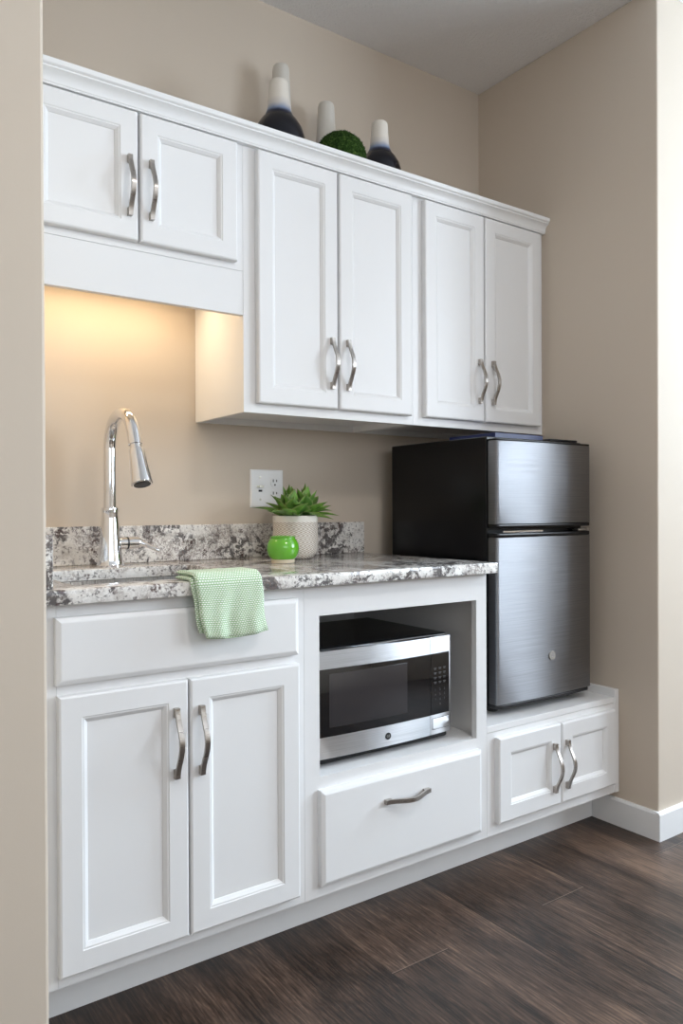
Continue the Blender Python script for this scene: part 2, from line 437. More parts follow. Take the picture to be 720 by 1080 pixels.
# crown moulding along the three cabinets
pr = [(-.300,1.9988),(-.300,1.9845),(-.3265,1.9845),(-.3275,1.9925),(-.3290,1.9935),(-.3300,2.000),(-.3325,2.0065),(-.3375,2.0125),(-.3430,2.0165),(-.3445,2.0175),
      (-.3445,2.0215),(-.3465,2.0225),(-.3490,2.0245),(-.3500,2.0280),(-.3505,2.0345),(-.3010,2.0345),(-.3010,1.9988)]
pr = [(-.306,1.9985),(-.3068,1.9855),(-.3225,1.9855),(-.3235,1.9895),(-.3248,1.9905),(-.3252,1.9960),(-.3275,2.0035),(-.3320,2.0100),(-.3385,2.0148),(-.3400,2.0158),
      (-.3400,2.0195),(-.3418,2.0205),(-.3445,2.0235),(-.3452,2.0265),(-.3452,2.0345),(-.3300,2.0365),(-.2950,2.0365),(-.2950,1.9985)]
o = build('crown_molding', MB().rings([[(XL+.001,p,q) for p,q in pr],[(-.001,p,q) for p,q in pr]]), M['trim'], smooth=28)
tag(o, 'long white crown molding running along the top of the wall cabinets', 'molding')

# under-cabinet light behind the valance
r = thing('under_cabinet_light', 'warm strip light fixed under the short cabinet, hidden behind the valance', 'light', (-1.47, -.13, zA-.02))
build('housing', MB().box(-1.72, -1.24, -.155, -.095, zA-.012, zA-.0005), M['plate'], r, bevel=.002)
build('diffuser', MB().box(-1.71, -1.25, -.150, -.100, zA-.020, zA-.0122), M['lamp'], r, bevel=.002)

# ------------------------------------------------------------------ base cabinets
YB, YBF = -.633, -.614
ZC0, ZC1 = .8435, .8727
ZB = .1085
ft = .0185
# sink base
r = thing('base_cabinet', 'white sink base cabinet at the left with false front and two tall doors', 'cabinet', (-1.475,-.3,ZB))
x0, x1 = -1.750, -1.1945
mb = MB(); t = .016
mb.box(x0, x0+t, YBF+ft, -.003, ZB, ZC0).box(x1-t, x1, YBF+ft, -.003, ZB, ZC0)
mb.box(x0+t, x1-t, YBF+ft, -.003, ZB, ZB+t).box(x0+t, x1-t, -.010, -.003, ZB+t, ZC0)
build('carcass', mb, M['white'], r)
mb = MB()
mb.box(x0, x0+.035, YBF, YBF+ft, ZB, ZC0).box(x1-.04, x1, YBF, YBF+ft, ZB, ZC0)
for a, b_ in ((ZB, ZB+.045), (.655, .705), (.805, ZC0)): mb.box(x0+.035, x1-.04, YBF, YBF+ft, a, b_)
mb.box(-1.500, -1.474, YBF, YBF+ft, ZB+.045, .655)
build('face_frame', mb, M['white'], r)
build('filler_strip', MB().box(XL+.0005, x0-.0006, YBF, YBF+ft, ZB, ZC0), M['white'], r)
slab_front('false_drawer_front', r, -1.7555, -1.2175, .6895, .8186, YB)
panel_door('door', r, -1.7515, -1.4895, .1335, .6690, YB, hx=-1.518, hz=.5425)
panel_door('door', r, -1.4855, -1.2165, .1335, .6690, YB, hx=-1.462, hz=.5400)
# microwave cabinet
r = thing('base_cabinet', 'white base cabinet with an open microwave bay above one wide drawer', 'cabinet', (-.895,-.3,ZB))
x0, x1 = -1.1940, -.5975
mb = MB()
mb.box(x0, x0+t, YBF+ft, -.003, ZB, ZC0).box(x1-t, x1, YBF+ft, -.003, ZB, ZC0)
for a in (ZB, .3748): mb.box(x0+t, x1-t, YBF+ft, -.003, a, a+.016)
mb.box(x0+t, x1-t, YBF+ft, -.003, .815, .831).box(x0+t, x1-t, -.012, -.003, ZB+.016, .815)
build('carcass', mb, M['white'], r)
mb = MB(); bx0, bx1, bz0, bz1 = -1.1514, -.6361, .3908, .7704
mb.box(x0, bx0, YBF, YBF+ft, ZB, ZC0).box(bx1, x1, YBF, YBF+ft, ZB, ZC0)
mb.box(bx0, bx1, YBF, YBF+ft, bz1, ZC0).box(bx0, bx1, YBF, YBF+ft, bz0-.040, bz0).box(bx0, bx1, YBF, YBF+ft, ZB, ZB+.045)
build('face_frame', mb, M['white'], r)
d = slab_front('drawer', r, -1.1580, -.6326, .1370, .3622, YB)
handle(d, -.902, YB, .2985, vertical=False)
# low cabinet under the refrigerator
r = thing('base_cabinet', 'low white two-door cabinet forming the platform beneath the refrigerator', 'cabinet', (-.3,-.3,ZB))
x0, x1, zt = -.5970, -.0225, .4150
mb = MB()
mb.box(x0, x0+t, YBF+ft, -.003, ZB, zt-.0185).box(x1-t, x1, YBF+ft, -.003, ZB, zt-.0185)
mb.box(x0+t, x1-t, YBF+ft, -.003, ZB, ZB+t).box(x0+t, x1-t, -.010, -.003, ZB+t, zt-.0185)
build('carcass', mb, M['white'], r)
build('top_panel', MB().box(x0, x1, YBF+.0002, -.003, zt-.018, zt), M['white'], r, bevel=.0015)
mb = MB()
mb.box(x0, x0+.03, YBF, YBF+ft, ZB, zt-.0185).box(x1-.03, x1, YBF, YBF+ft, ZB, zt-.0185)
mb.box(x0+.03, x1-.03, YBF, YBF+ft, ZB, ZB+.04).box(x0+.03, x1-.03, YBF, YBF+ft, zt-.045, zt-.0185)
mb.box(-.315, -.285, YBF, YBF+ft, ZB+.04, zt-.045)
build('face_frame', mb, M['white'], r)
build('end_panel', MB().box(-.0220, -.0015, YBF-.004, -.003, ZB, .4386), M['white'], r, bevel=.002)
panel_door('door', r, -.5670, -.3032, .1425, .3815, YB, w=.045, hx=-.337, hz=.2560)
panel_door('door', r, -.2995, -.0380, .1425, .3815, YB, w=.045, hx=-.280, hz=.2570)
# toe kick
o = build('toe_kick', MB().box(XL+.001, -.001, -.522, -.504, 0.0005, ZB-.0005), M['white'])
tag(o, 'long recessed white toe kick board under the base cabinets, on the floor', 'toe kick')

# ------------------------------------------------------------------ countertop, sink
CX1 = -.5832
HX0, HX1, HY0, HY1 = -1.700, -1.290, -.560, -.176
xs = [XL+.0008, HX0, HX1, CX1]; ys = [-.6455, HY0, HY1, -.0008]
mb = MB(); vid = {}
for k_, z in enumerate((ZC0+.0004, ZC1)):
    for i, x in enumerate(xs):
        for j, y in enumerate(ys): vid[i,j,k_] = len(mb.v); mb.v.append(Vector((x,y,z)))
for i in range(3):
    for j in range(3):
        if (i,j) == (1,1): continue
        mb.f.append([vid[i,j,1],vid[i+1,j,1],vid[i+1,j+1,1],vid[i,j+1,1]]); mb.f.append([vid[i,j,0],vid[i,j+1,0],vid[i+1,j+1,0],vid[i+1,j,0]])
for i in range(3):
    mb.f.append([vid[i,0,0],vid[i+1,0,0],vid[i+1,0,1],vid[i,0,1]]); mb.f.append([vid[i,3,0],vid[i,3,1],vid[i+1,3,1],vid[i+1,3,0]])
    mb.f.append([vid[0,i,0],vid[0,i,1],vid[0,i+1,1],vid[0,i+1,0]]); mb.f.append([vid[3,i,0],vid[3,i+1,0],vid[3,i+1,1],vid[3,i,1]])
mb.f.append([vid[1,1,0],vid[1,1,1],vid[2,1,1],vid[2,1,0]]); mb.f.append([vid[1,2,0],vid[2,2,0],vid[2,2,1],vid[1,2,1]])
mb.f.append([vid[1,1,0],vid[1,2,0],vid[1,2,1],vid[1,1,1]]); mb.f.append([vid[2,1,0],vid[2,1,1],vid[2,2,1],vid[2,2,0]])
ct = build('countertop', mb, M['granite'], loc=(0,0,ZC0), bevel=.0028, smooth=30)
tag(ct, 'speckled grey and white granite countertop over the base cabinets', 'countertop')
build('backsplash', MB().box(XL+.0008, -.5739, -.0205, -.0008, ZC1, .9770), M['granite'], ct, loc=(0,0,ZC1), bevel=.002)
build('side_splash', MB().box(XL+.0008, -1.7585, -.6270, -.0210, ZC1, .9770), M['granite'], ct, loc=(0,0,ZC1), bevel=.002)
# sink bowl
o = 0.004
R_ = lambda e, z: [(HX0-e,HY0-e,z),(HX1+e,HY0-e,z),(HX1+e,HY1+e,z),(HX0-e,HY1+e,z)]
sk = build('sink', MB().rings([R_(.018,ZC0-.0004), R_(.018,ZC0-.002), R_(.006,ZC0-.003), R_(.002,.69), R_(-.01,.676), R_(-.013,.678), R_(.0,.692), R_(.003,ZC0-.0004)], cap0=False, cap1=False), M['sink'], smooth=40)
bpy.data.objects[sk.name]
tag(sk, 'undermount stainless steel sink sunk into the granite beneath the faucet', 'sink')
build('basin_floor', MB().box(HX0+.012, HX1-.012, HY0+.012, HY1-.012, .6745, .6785), M['sink'], sk)
build('drain', MB().lathe((HX0+HX1)/2, (HY0+HY1)/2, [(.042,.6788),(.042,.6805),(.036,.6812),(.030,.6795),(.0,.6795)], cap1=False), M['chrome'], sk, smooth=40)

# ------------------------------------------------------------------ faucet
fx, fy = -1.478, -.105
r = thing('faucet', 'tall chrome gooseneck pull-down faucet standing behind the sink', 'faucet', (fx, fy, ZC1))
FS = 1.22
build('body', MB().lathe(fx, fy, [(a_*FS, b_) for a_, b_ in [(.0285,ZC1),(.0290,ZC1+.004),(.0275,ZC1+.007),(.0262,ZC1+.020),(.0235,ZC1+.050),(.0205,ZC1+.090),(.0185,ZC1+.125),(.0178,ZC1+.142),(.0185,ZC1+.146),(.0190,ZC1+.150),(.0180,ZC1+.155),(.0140,ZC1+.156)]], 48), M['chrome'], r, smooth=35)
Rr = .0845; zc = 1.184; tl = math.radians(20)
pts = [(fx,fy,ZC1+.150),(fx,fy,1.06),(fx,fy,1.10),(fx,fy,1.14),(fx,fy,1.17)]
for i in range(0, 29):
    a = (PI-tl)*i/28
    pts.append((fx+.006*(1-math.cos(a))/2, fy-Rr+Rr*math.cos(a), zc+Rr*math.sin(a)))
ax_, ay_, az_ = pts[-1]
def along(sd): return (ax_+.03*(sd+.030), ay_-math.sin(tl)*(sd+.030), az_-math.cos(tl)*(sd+.030))
pts += [along(-.015), along(0)]
build('spout', MB().tube(pts, .0163, 28), M['chrome'], r, smooth=40)
sp = build('spray_head', MB().tube([along(-.002),along(.002),along(.003),along(.012),along(.014),along(.016),along(.03),along(.06),along(.085),along(.100),along(.106),along(.108)],
      [a_*1.17 for a_ in (.0145,.0148,.0118,.0118,.0150,.0158,.0165,.0186,.0208,.0222,.0222,.0200)], 32), M['chrome'], r, smooth=35)
e0, e1 = along(.1075), along(.1095)
build('nozzle', MB().tube([e0,e1],[.0215,.0195],28), M['black'], sp, smooth=40)
e0, e1 = along(.1090), along(.1103)
build('spray_ring', MB().tube([e0,e1],[.0125,.0110],24), M['print'], sp, smooth=40)
zh = ZC1+.060
lv = build('lever_handle', MB().tube([(fx+.020,fy,zh),(fx+.025,fy,zh),(fx+.044,fy,zh)],[.0160,.0164,.0164],24), M['chrome'], r, smooth=40)
build('joint_ring', MB().tube([(fx+.0435,fy,zh),(fx+.0475,fy,zh)],.0170,24), M['black'], lv, smooth=40)
build('lever', MB().tube([(fx+.047,fy,zh),(fx+.075,fy-.001,zh),(fx+.078,fy-.002,zh),(fx+.088,fy-.010,zh-.003),(fx+.105,fy-.024,zh-.012),(fx+.120,fy-.036,zh-.021),(fx+.123,fy-.038,zh-.0225)],[.0164,.0164,.0140,.0072,.0054,.0052,.0032],22), M['chrome'], lv, smooth=40)

# ------------------------------------------------------------------ outlet
r = thing('wall_outlet', 'white two-gang wall plate with cable jack and power outlet above the backsplash', 'outlet', (-.945,0,1.027))
build('plate', MB().rings([rect_ring(-1.0040,-.8860,1.0270,1.1460,0,-.0004), rect_ring(-1.0040,-.8860,1.0270,1.1460,0,-.003), rect_ring(-1.0040,-.8860,1.0270,1.1460,.004,-.0062)]), M['plate'], r, smooth=20)
yp = -.0063
def disc_y(cx, cz, rad, y0, y1, sx_=1., seg=24):
    return MB().rings([[(cx+rad*sx_*math.cos(2*PI*j/seg), y0, cz+rad*math.sin(2*PI*j/seg)) for j in range(seg)], [(cx+rad*sx_*math.cos(2*PI*j/seg), y1, cz+rad*math.sin(2*PI*j/seg)) for j in range(seg)]])
for zc_ in (1.107, 1.068):
    pc = build('receptacle', disc_y(-.918, zc_, .0172, yp, yp-.0022, .92), M['plate'], r, smooth=40)
    build('slots', MB().box(-.9255,-.9225, yp-.0026, yp-.0020, zc_+.000, zc_+.009).box(-.9135,-.9105, yp-.0026, yp-.0020, zc_+.001, zc_+.008).box(-.9205,-.9155, yp-.0026, yp-.0020, zc_-.011, zc_-.006), M['slot'], pc)
build('screw', disc_y(-.918, 1.0875, .0032, yp, yp-.001), M['plate'], r)
for zc_ in (1.122, 1.052): build('screw', disc_y(-.970, zc_, .0035, yp, yp-.0012), M['brass'], r)
jk = build('cable_jack', MB().box(-.982,-.958, yp-.003, yp, 1.0895, 1.0965).box(-.976,-.964, yp-.006, yp, 1.0885, 1.0975), M['brass'], r, bevel=.0008)
build('data_jack', MB().box(-.976,-.964, yp-.002, yp, 1.0765, 1.0825), M['slot'], r)

# ------------------------------------------------------------------ potted plant
px_, py_ = -.930, -.150
r = thing('potted_plant', 'green rosette succulent in a cream woven-pattern pot against the backsplash', 'plant', (px_, py_, ZC1))
pz = ZC1+.0004
prof = [(.0,pz),(.045,pz),(.054,pz+.004),(.0625,pz+.016),(.066,pz+.032),(.0675,pz+.06),(.0680,pz+.118),(.0682,pz+.127),(.0660,pz+.129),(.0640,pz+.127),(.0635,pz+.112)]
build('pot', MB().lathe(px_, py_, prof, 64, uvs=True, cap0=False, cap1=False), M['pot'], r, smooth=35)
build('soil', MB().lathe(px_, py_, [(.0632,pz+.104),(.0632,pz+.112),(.04,pz+.116),(.0,pz+.118)], 32, cap1=False), M['soil'], r, smooth=40)
mb = MB(); rl = random.Random(12)
def leaf(mb, base, yaw, pitch, ln, wd, curl):
    nl = 9; rows = []
    cy, sy = math.cos(yaw), math.sin(yaw); p = Vector(base); ang = pitch
    side = Vector((-sy, cy, 0))
    for i in range(nl+1):
        t_ = i/nl
        w_ = wd*(math.sin(PI*(t_**.9*.74+.16))**.9)*(1-t_**5) if t_ < 1 else .0004
        d_ = Vector((cy*math.cos(ang), sy*math.cos(ang), math.sin(ang)))
        up = side.cross(d_)*-1
        if up.z < 0 and ang < 1.2: up = -up
        rows.append([p - side*w_ + up*w_*.42, p - side*w_*.5 + up*w_*.08, p.copy(), p + side*w_*.5 + up*w_*.08, p + side*w_ + up*w_*.42,
                     p + side*w_*.5 - up*(.0022*(1-t_)+.0002), p - up*(.0036*(1-t_)+.0003), p - side*w_*.5 - up*(.0022*(1-t_)+.0002)])
        p = p + d_*(ln/nl); ang -= curl/nl
    o_ = len(mb.v); k = 8
    for rw in rows: mb.v += rw
    us = [0,.25,.5,.75,1,.75,.5,.25]
    for i in range(nl):
        for j in range(k):
            j2 = (j+1) % k; mb.uv[len(mb.f)] = [(us[j],i/nl),(us[j2],i/nl),(us[j2],(i+1)/nl),(us[j],(i+1)/nl)]
            mb.f.append([o_+i*k+j, o_+i*k+j2, o_+(i+1)*k+j2, o_+(i+1)*k+j])
    mb.f.append([o_+nl*k+j for j in range(k)])
def rosette(cx, cy, cz, n_, s_, lean=(0,0)):
    for i in range(n_):
        q = i/n_
        yaw = i*2.39996 + rl.uniform(-.15,.15)
        pitch = 1.40 - 1.02*q + rl.uniform(-.10,.10)
        ln = s_*(.074 + .014*q)*rl.uniform(.85,1.15)
        wd = s_*(.0230+.0040*q)
        leaf(mb, (cx + math.cos(yaw)*.006*q + lean[0], cy + math.sin(yaw)*.006*q + lean[1], cz + .018*(1-q)), yaw, pitch, ln, wd, -.22 + .50*q)
tz = pz+.112
rosette(px_-.024, py_-.022, tz+.004, 15, .98)
rosette(px_+.030, py_-.006, tz+.010, 14, 1.04)
rosette(px_-.004, py_+.030, tz+.012, 11, 1.0)
for yaw, pitch, ln in ((PI+.5,.30,.120),(PI-.2,.42,.118),(-.35,.20,.118),(.12,.32,.130),(-.75,.10,.098),(PI+1.1,.22,.105),(-1.3,.25,.085)):
    leaf(mb, (px_+math.cos(yaw)*.02, py_+math.sin(yaw)*.02, tz+.014), yaw, pitch, ln, .0190, .42)
build('foliage', mb, M['leaf'], r, smooth=60)

# green candle cup
gx, gy = -1.057, -.290; gz = ZC1+.0004
r = thing('candle_holder', 'small round bright green ceramic cup with a cream base in front of the plant', 'candle holder', (gx, gy, ZC1))
build('cup', MB().lathe(gx, gy, [(.0325,gz+.0105),(.037,gz+.0150),(.0430,gz+.0270),(.0452,gz+.0400),(.0435,gz+.0530),(.0385,gz+.0630),(.0345,gz+.0675),(.0345,gz+.0700),(.0375,gz+.0725),(.0372,gz+.0738),(.0345,gz+.0742),(.0318,gz+.0725),(.0310,gz+.066),(.038,gz+.050),(.038,gz+.030),(.025,gz+.018),(.0,gz+.017)], 56, cap1=False), M['green'], r, smooth=50)
build('base_ring', MB().lathe(gx, gy, [(.0300,gz),(.0318,gz+.001),(.0328,gz+.0104)], 56), M['cream_clay'], r, smooth=40)

# ------------------------------------------------------------------ towel
def towel():
    mb = MB(); X0, X1 = -1.489, -1.330; nx = 40
    path = []
    def layer(off, back, zend, dropx):
        # path over the counter edge: (y, z), off = distance from the stone
        e = -.6462; top = ZC1+.0012+off
        pl = []
        n1 = 14
        for i in range(n1+1): pl.append((back + (e+.010-back)*i/n1, top))
        rr = .010+off
        for i in range(1, 11):
            a = PI/2*i/10; pl.append((e+.010 - rr*math.sin(a) - .0015*i/10, ZC1-.010+.0012+rr*math.cos(a)))
        y_, z_ = pl[-1]; n2 = 26
        for i in range(1, n2+1): pl.append((y_ - .006*math.sin(PI*i/n2*.5), z_ - (z_-zend)*i/n2))
        return pl
    def sheet(off, th, back, zend, sx0, sx1, ph):
        pl = layer(off, back, zend, 0); th_ = th
        # arc length for uv
        s_ = [0]
        for a, b_ in zip(pl, pl[1:]): s_.append(s_[-1]+math.dist(a, b_))
        top, bot = [], []
        for i, (y, z) in enumerate(pl):
            a = pl[max(i-1,0)]; b_ = pl[min(i+1,len(pl)-1)]
            tx, tz_ = b_[0]-a[0], b_[1]-a[1]; l_ = math.hypot(tx, tz_); ny, nz = tz_/l_, -tx/l_
            if nz < 0 and i < 14: ny, nz = -ny, -nz
            rt, rb = [], []
            for j in range(nx+1):
                q = j/nx; k_ = i/len(pl)
                x = sx0 + (sx1-sx0)*q
                hang = max(0, (i-24)/26)
                x += .004*math.sin(6*hang+ph)*hang + .018*hang*(q-.1) *.55 + .020*hang*(1-q)*.9
                x += (.020*(1-q) + .008*q)*max(0,(10-i)/10)*-.2
                bump = (.0018*math.sin(q*11+ph+k_*5) + .0012*math.sin(q*23+k_*9) )*(.3+hang)
                bump += .0028*math.exp(-((q-.42)/.10)**2)*hang*-1 + .0022*math.exp(-((q-.75)/.12)**2)*hang
                edge = min(1, min(q, 1-q)/.035); ee = math.sqrt(max(0, 1-(1-edge)**2))
                ends = min(1, min(i, len(pl)-1-i)/2.2); ee *= math.sqrt(max(.0, 1-(1-ends)**2))
                lift = 0
                zz = z - .007*hang*math.sin(q*PI*.9+.2)*(1 if zend else 0) + (.004*q*hang)
                T = th_/2
                rt.append((x, y+ny*(T+T*ee+bump), zz+nz*(T+T*ee+abs(bump)+lift)))
                rb.append((x, y+ny*(T-T*ee+bump*.6), zz+nz*(T-T*ee+abs(bump)*.3)))
            top.append(rt); bot.append(rb)
        o_ = len(mb.v); W = nx+1
        for rw in top: mb.v += [Vector(p) for p in rw]
        o2 = len(mb.v)
        for rw in bot: mb.v += [Vector(p) for p in rw]
        n_ = len(pl); xw = abs(sx1-sx0)
        for i in range(n_-1):
            for j in range(nx):
                uvq = [(j/nx*xw,s_[i]),((j+1)/nx*xw,s_[i]),((j+1)/nx*xw,s_[i+1]),(j/nx*xw,s_[i+1])]
                mb.uv[len(mb.f)] = uvq; mb.f.append([o_+i*W+j,o_+i*W+j+1,o_+(i+1)*W+j+1,o_+(i+1)*W+j])
                mb.uv[len(mb.f)] = uvq[::-1]; mb.f.append([o2+(i+1)*W+j,o2+(i+1)*W+j+1,o2+i*W+j+1,o2+i*W+j])
        for i in range(n_-1):
            for j in (0, nx):
                mb.uv[len(mb.f)] = [(0,s_[i]),(.004,s_[i]),(.004,s_[i+1]),(0,s_[i+1])]
                mb.f.append([o_+i*W+j,o2+i*W+j,o2+(i+1)*W+j,o_+(i+1)*W+j])
        for j in range(nx):
            for i in (0, n_-1):
                mb.uv[len(mb.f)] = [(j/nx*xw,0),(j/nx*xw,.004),((j+1)/nx*xw,.004),((j+1)/nx*xw,0)]
                mb.f.append([o_+i*W+j,o2+i*W+j,o2+i*W+j+1,o_+i*W+j+1])
    sheet(.0000, .0075, -.578, .768, X0-.003, X1-.002, .4)
    sheet(.0092, .0085, -.566, .757, X0+.004, X1, 1.3)
    o_ = build('towel', mb, M['towel'], smooth=60)
    tag(o_, 'folded green and white woven towel draped over the front edge of the counter', 'towel')
towel()

# ------------------------------------------------------------------ curved fronts
def curved(x0, x1, z0, z1, yf, th, bow=.006, rr=.012, nx=36, lip=.004, xc=None, hw=None, rl_=None, rr_=None, edge=None):
    """slab whose front bows out towards -y, with rounded vertical edges. yf = y at the centre of the bow"""
    xc = (x0+x1)/2 if xc is None else xc; hw = (x1-x0)/2 if hw is None else hw
    rl_ = rr if rl_ is None else rl_; rr_ = rr if rr_ is None else rr_
    xs_ = [x0 + (x1-x0)*i/nx for i in range(nx+1)]
    ex = []
    for q in (0,.02,.08,.18,.32,.5,.7,.85): ex += [x0+rl_*q, x1-rr_*q]
    xs_ = sorted(set([round(v_,6) for v_ in xs_+ex]))
    def yy(x):
        y = yf + bow*((x-xc)/hw)**2
        for d_, r_ in ((x-x0, rl_), (x1-x, rr_)) + (((edge[0]-x, edge[1]),) if edge else ()):
            if r_ > 0 and d_ < r_: y += r_ - math.sqrt(max(0, r_*r_-(r_-d_)**2))
        return y
    fr = [(x, yy(x)) for x in xs_]
    yb = yf+th
    def ring(z, ins):
        pts_ = []
        for x, y in fr:
            xx = min(max(x, x0+ins*.6), x1-ins*.6)
            pts_.append((xx, y+ins, z))
        return pts_ + [(x1-ins*.6, yb, z), (x0+ins*.6, yb, z)]
    rg = [ring(z0, lip), ring(z0+lip*.3, lip*.3), ring(z0+lip, 0), ring(z1-lip, 0), ring(z1-lip*.3, lip*.3), ring(z1, lip)]
    return MB().rings(rg)

def text_obj(name, s, size, loc, mat, parent, depth=.0003, rx=PI/2):
    cu = bpy.data.curves.new(name, 'FONT'); cu.body = s; cu.size = size; cu.extrude = depth
    cu.align_x = 'CENTER'; cu.align_y = 'CENTER'
    tmp = bpy.data.objects.new(name+'_tmp', cu)
    me = bpy.data.meshes.new_from_object(tmp)
    bpy.data.objects.remove(tmp); 
    me.transform(Matrix.Rotation(rx, 4, 'X')); me.materials.clear(); me.materials.append(mat)
    o_ = bpy.data.objects.new(name, me); return link(o_, parent, loc)

# ------------------------------------------------------------------ microwave
mx0, mx1, mz0, mz1, myf = -1.150, -.693, .4145, .6770, -.585
r = thing('microwave', 'stainless and black microwave oven sitting in the open cabinet bay', 'microwave', ((mx0+mx1)/2, -.4, .3910))
build('case', MB().box(mx0+.002, mx1-.002, -.5600, -.200, mz0-.0185, mz1+.0045), M['black_enamel'], r, bevel=.006, seg=3)  # black skirt carried below the door to stand for the shade underneath
for x in (mx0+.05, mx1-.05):
    for y in (-.53, -.24): build('foot', MB().lathe(x, y, [(.013,.3911),(.015,.3920),(.015,mz0-.0180)], 16), M['rubber'], r)
split = -.7745; gz0, gz1 = .4680, .6330
kw = dict(xc=(mx0+mx1)/2, hw=(mx1-mx0)/2)
dr = build('door', curved(mx0, split-.0006, mz0, mz1, myf, .0245, .010, nx=40, lip=.0015, rl_=.010, rr_=0, **kw), M['steel_mw'], r, smooth=35)
build('door_glass', curved(mx0+.004, split-.0008, gz0, gz1, myf-.0016, .014, .010, nx=40, lip=.0012, rl_=.004, rr_=0, **kw), M['gloss_black'], dr, smooth=35)
build('window_screen', curved(-1.101, -.8590, .490, .6210, myf-.0021, .014, .010, nx=30, lip=.0004, rl_=0, rr_=0, **kw), M['screen'], dr, smooth=35)
cp = build('control_panel', curved(split+.0006, mx1, mz0, mz1, myf, .0245, .010, nx=24, lip=.0015, rl_=0, rr_=.006, **kw), M['steel_mw'], r, smooth=35)
build('control_glass', curved(split+.0008, mx1-.0105, gz0, gz1, myf-.0016, .014, .010, nx=24, lip=.0012, rl_=0, rr_=0, edge=(mx1,.006), **kw), M['gloss_black'], cp, smooth=35)
build('button_gap', curved(-.7680, -.7050, .4275, .4590, myf-.0002, .014, .010, nx=14, lip=.0002, rl_=0, rr_=0, edge=(mx1,.006), **kw), M['slot'], cp, smooth=35)
build('door_button', curved(-.7668, -.7062, .4287, .4578, myf-.0012, .014, .010, nx=14, lip=.001, rl_=0, rr_=0, edge=(mx1,.006), **kw), M['steel_mw'], cp, smooth=35)
def mwy(x): return myf + .010*((x-kw['xc'])/kw['hw'])**2
keys = [('1','2','3'),('4','5','6'),('7','8','9'),('','0','')]
cols = (-.7580, -.7400, -.7230)
for i, rw in enumerate(keys):
    for j, ch in enumerate(rw):
        if ch: text_obj('key_mark', ch, .0085, (cols[j], mwy(cols[j])-.0019, .5340-.0130*i), M['print'], cp)
for i in range(4):
    for j in range(3):
        x = cols[j]; z = .5920-.0125*i
        build('key_legend', MB().box(x-.0050, x+.0050, mwy(x)-.0021, mwy(x)-.0017, z, z+.0016).box(x-.0036, x+.0036, mwy(x)-.0021, mwy(x)-.0017, z-.003, z-.0016), M['print'], cp)
lx_ = -.923
bd = build('logo_badge', disc_y(lx_, .4405, .0088, mwy(lx_)-.0004, mwy(lx_)-.0016, 1., 32), M['slot'], dr, smooth=40)
text_obj('logo_letters', 'GE', .0088, (lx_, mwy(lx_)-.0017, .4405), M['badge'], bd)

# ------------------------------------------------------------------ refrigerator
qx0, qx1, qf = -.507, -.0735, -.575
FZ0, FZ1 = .4365, 1.2215
r = thing('refrigerator', 'compact two-door stainless refrigerator with black sides on the low cabinet', 'refrigerator', ((qx0+qx1)/2, -.3, .4155))
build('body', MB().box(qx0, qx1, -.5285, -.088, FZ0+.004, 1.2325), M['black_enamel'], r, bevel=.003)
build('kick_plate', curved(qx0+.004, qx1-.004, FZ0, FZ0+.012, qf+.003, .040, .006, rr=.02), M['black'], r, smooth=35)
for x in (qx0+.05, qx1-.05):
    for y in (-.50, -.13): build('foot', MB().lathe(x, y, [(.014,.4152),(.017,.4170),(.017,FZ0+.0045)], 16), M['rubber'], r)
def fdoor(nm, z0, z1, cap_lo, cap_hi):
    d_ = build(nm, curved(qx0+.001, qx1-.001, z0+.0005, z1-.0005, qf, .040, .007, nx=44, lip=.0025, rl_=.007, rr_=.012), M['steel'], r, smooth=35)
    build('door_liner', MB().box(qx0+.004, qx1-.004, qf+.0402, qf+.0460, z0+.004, z1-.004), M['black'], d_)
    if cap_hi: build('end_cap', curved(qx0+.001, qx1-.001, z1, z1+cap_hi, qf+.0005, .040, .007, nx=30, lip=.002, rl_=.007, rr_=.012), M['black_enamel'], d_, smooth=35)
    if cap_lo: build('end_cap', curved(qx0+.001, qx1-.001, z0-cap_lo, z0, qf+.0005, .040, .007, nx=30, lip=.002, rl_=.007, rr_=.012), M['black_enamel'], d_, smooth=35)
    return d_
fz = fdoor('freezer_door', .9745, 1.2195, .0105, .0055)
fd = fdoor('fresh_food_door', FZ0+.0125, .9365, 0, .0115)
# recessed grip between the doors and its bright trim
build('grip_trim', MB().box(qx0+.03, qx0+.20, qf+.006, qf+.012, .9500, .9555), M['chrome'], fd, bevel=.001)
build('hinge', MB().box(qx1-.060, qx1-.006, qf+.010, qf+.035, .9492, .9560).box(qx1-.022, qx1-.012, qf+.004, qf+.03, .948, .958), M['nickel'], r, bevel=.001)
build('top_hinge_cover', MB().box(qx1-.145, qx1-.012, qf+.050, qf+.115, 1.2330, 1.2400), M['black'], r, bevel=.003)
bx_, bz_ = -.276, .5720
yb_ = qf + .007*((bx_-(qx0+qx1)/2)/((qx1-qx0)/2))**2
bd = build('logo_badge', disc_y(bx_, bz_, .0135, yb_+.001, yb_-.0035, 1., 40), M['badge'], fd, smooth=40)
text_obj('logo_letters', 'GE', .0125, (bx_, yb_-.0036, bz_), M['steel'], bd)
o = build('block', MB().box(-.440, -.225, -.500, -.300, 1.2329, 1.2500), M['blue'], bevel=.001)  # flat dark blue shape of unknown kind
tag(o, 'thin dark blue booklet lying on top of the refrigerator under the cabinet', 'block')

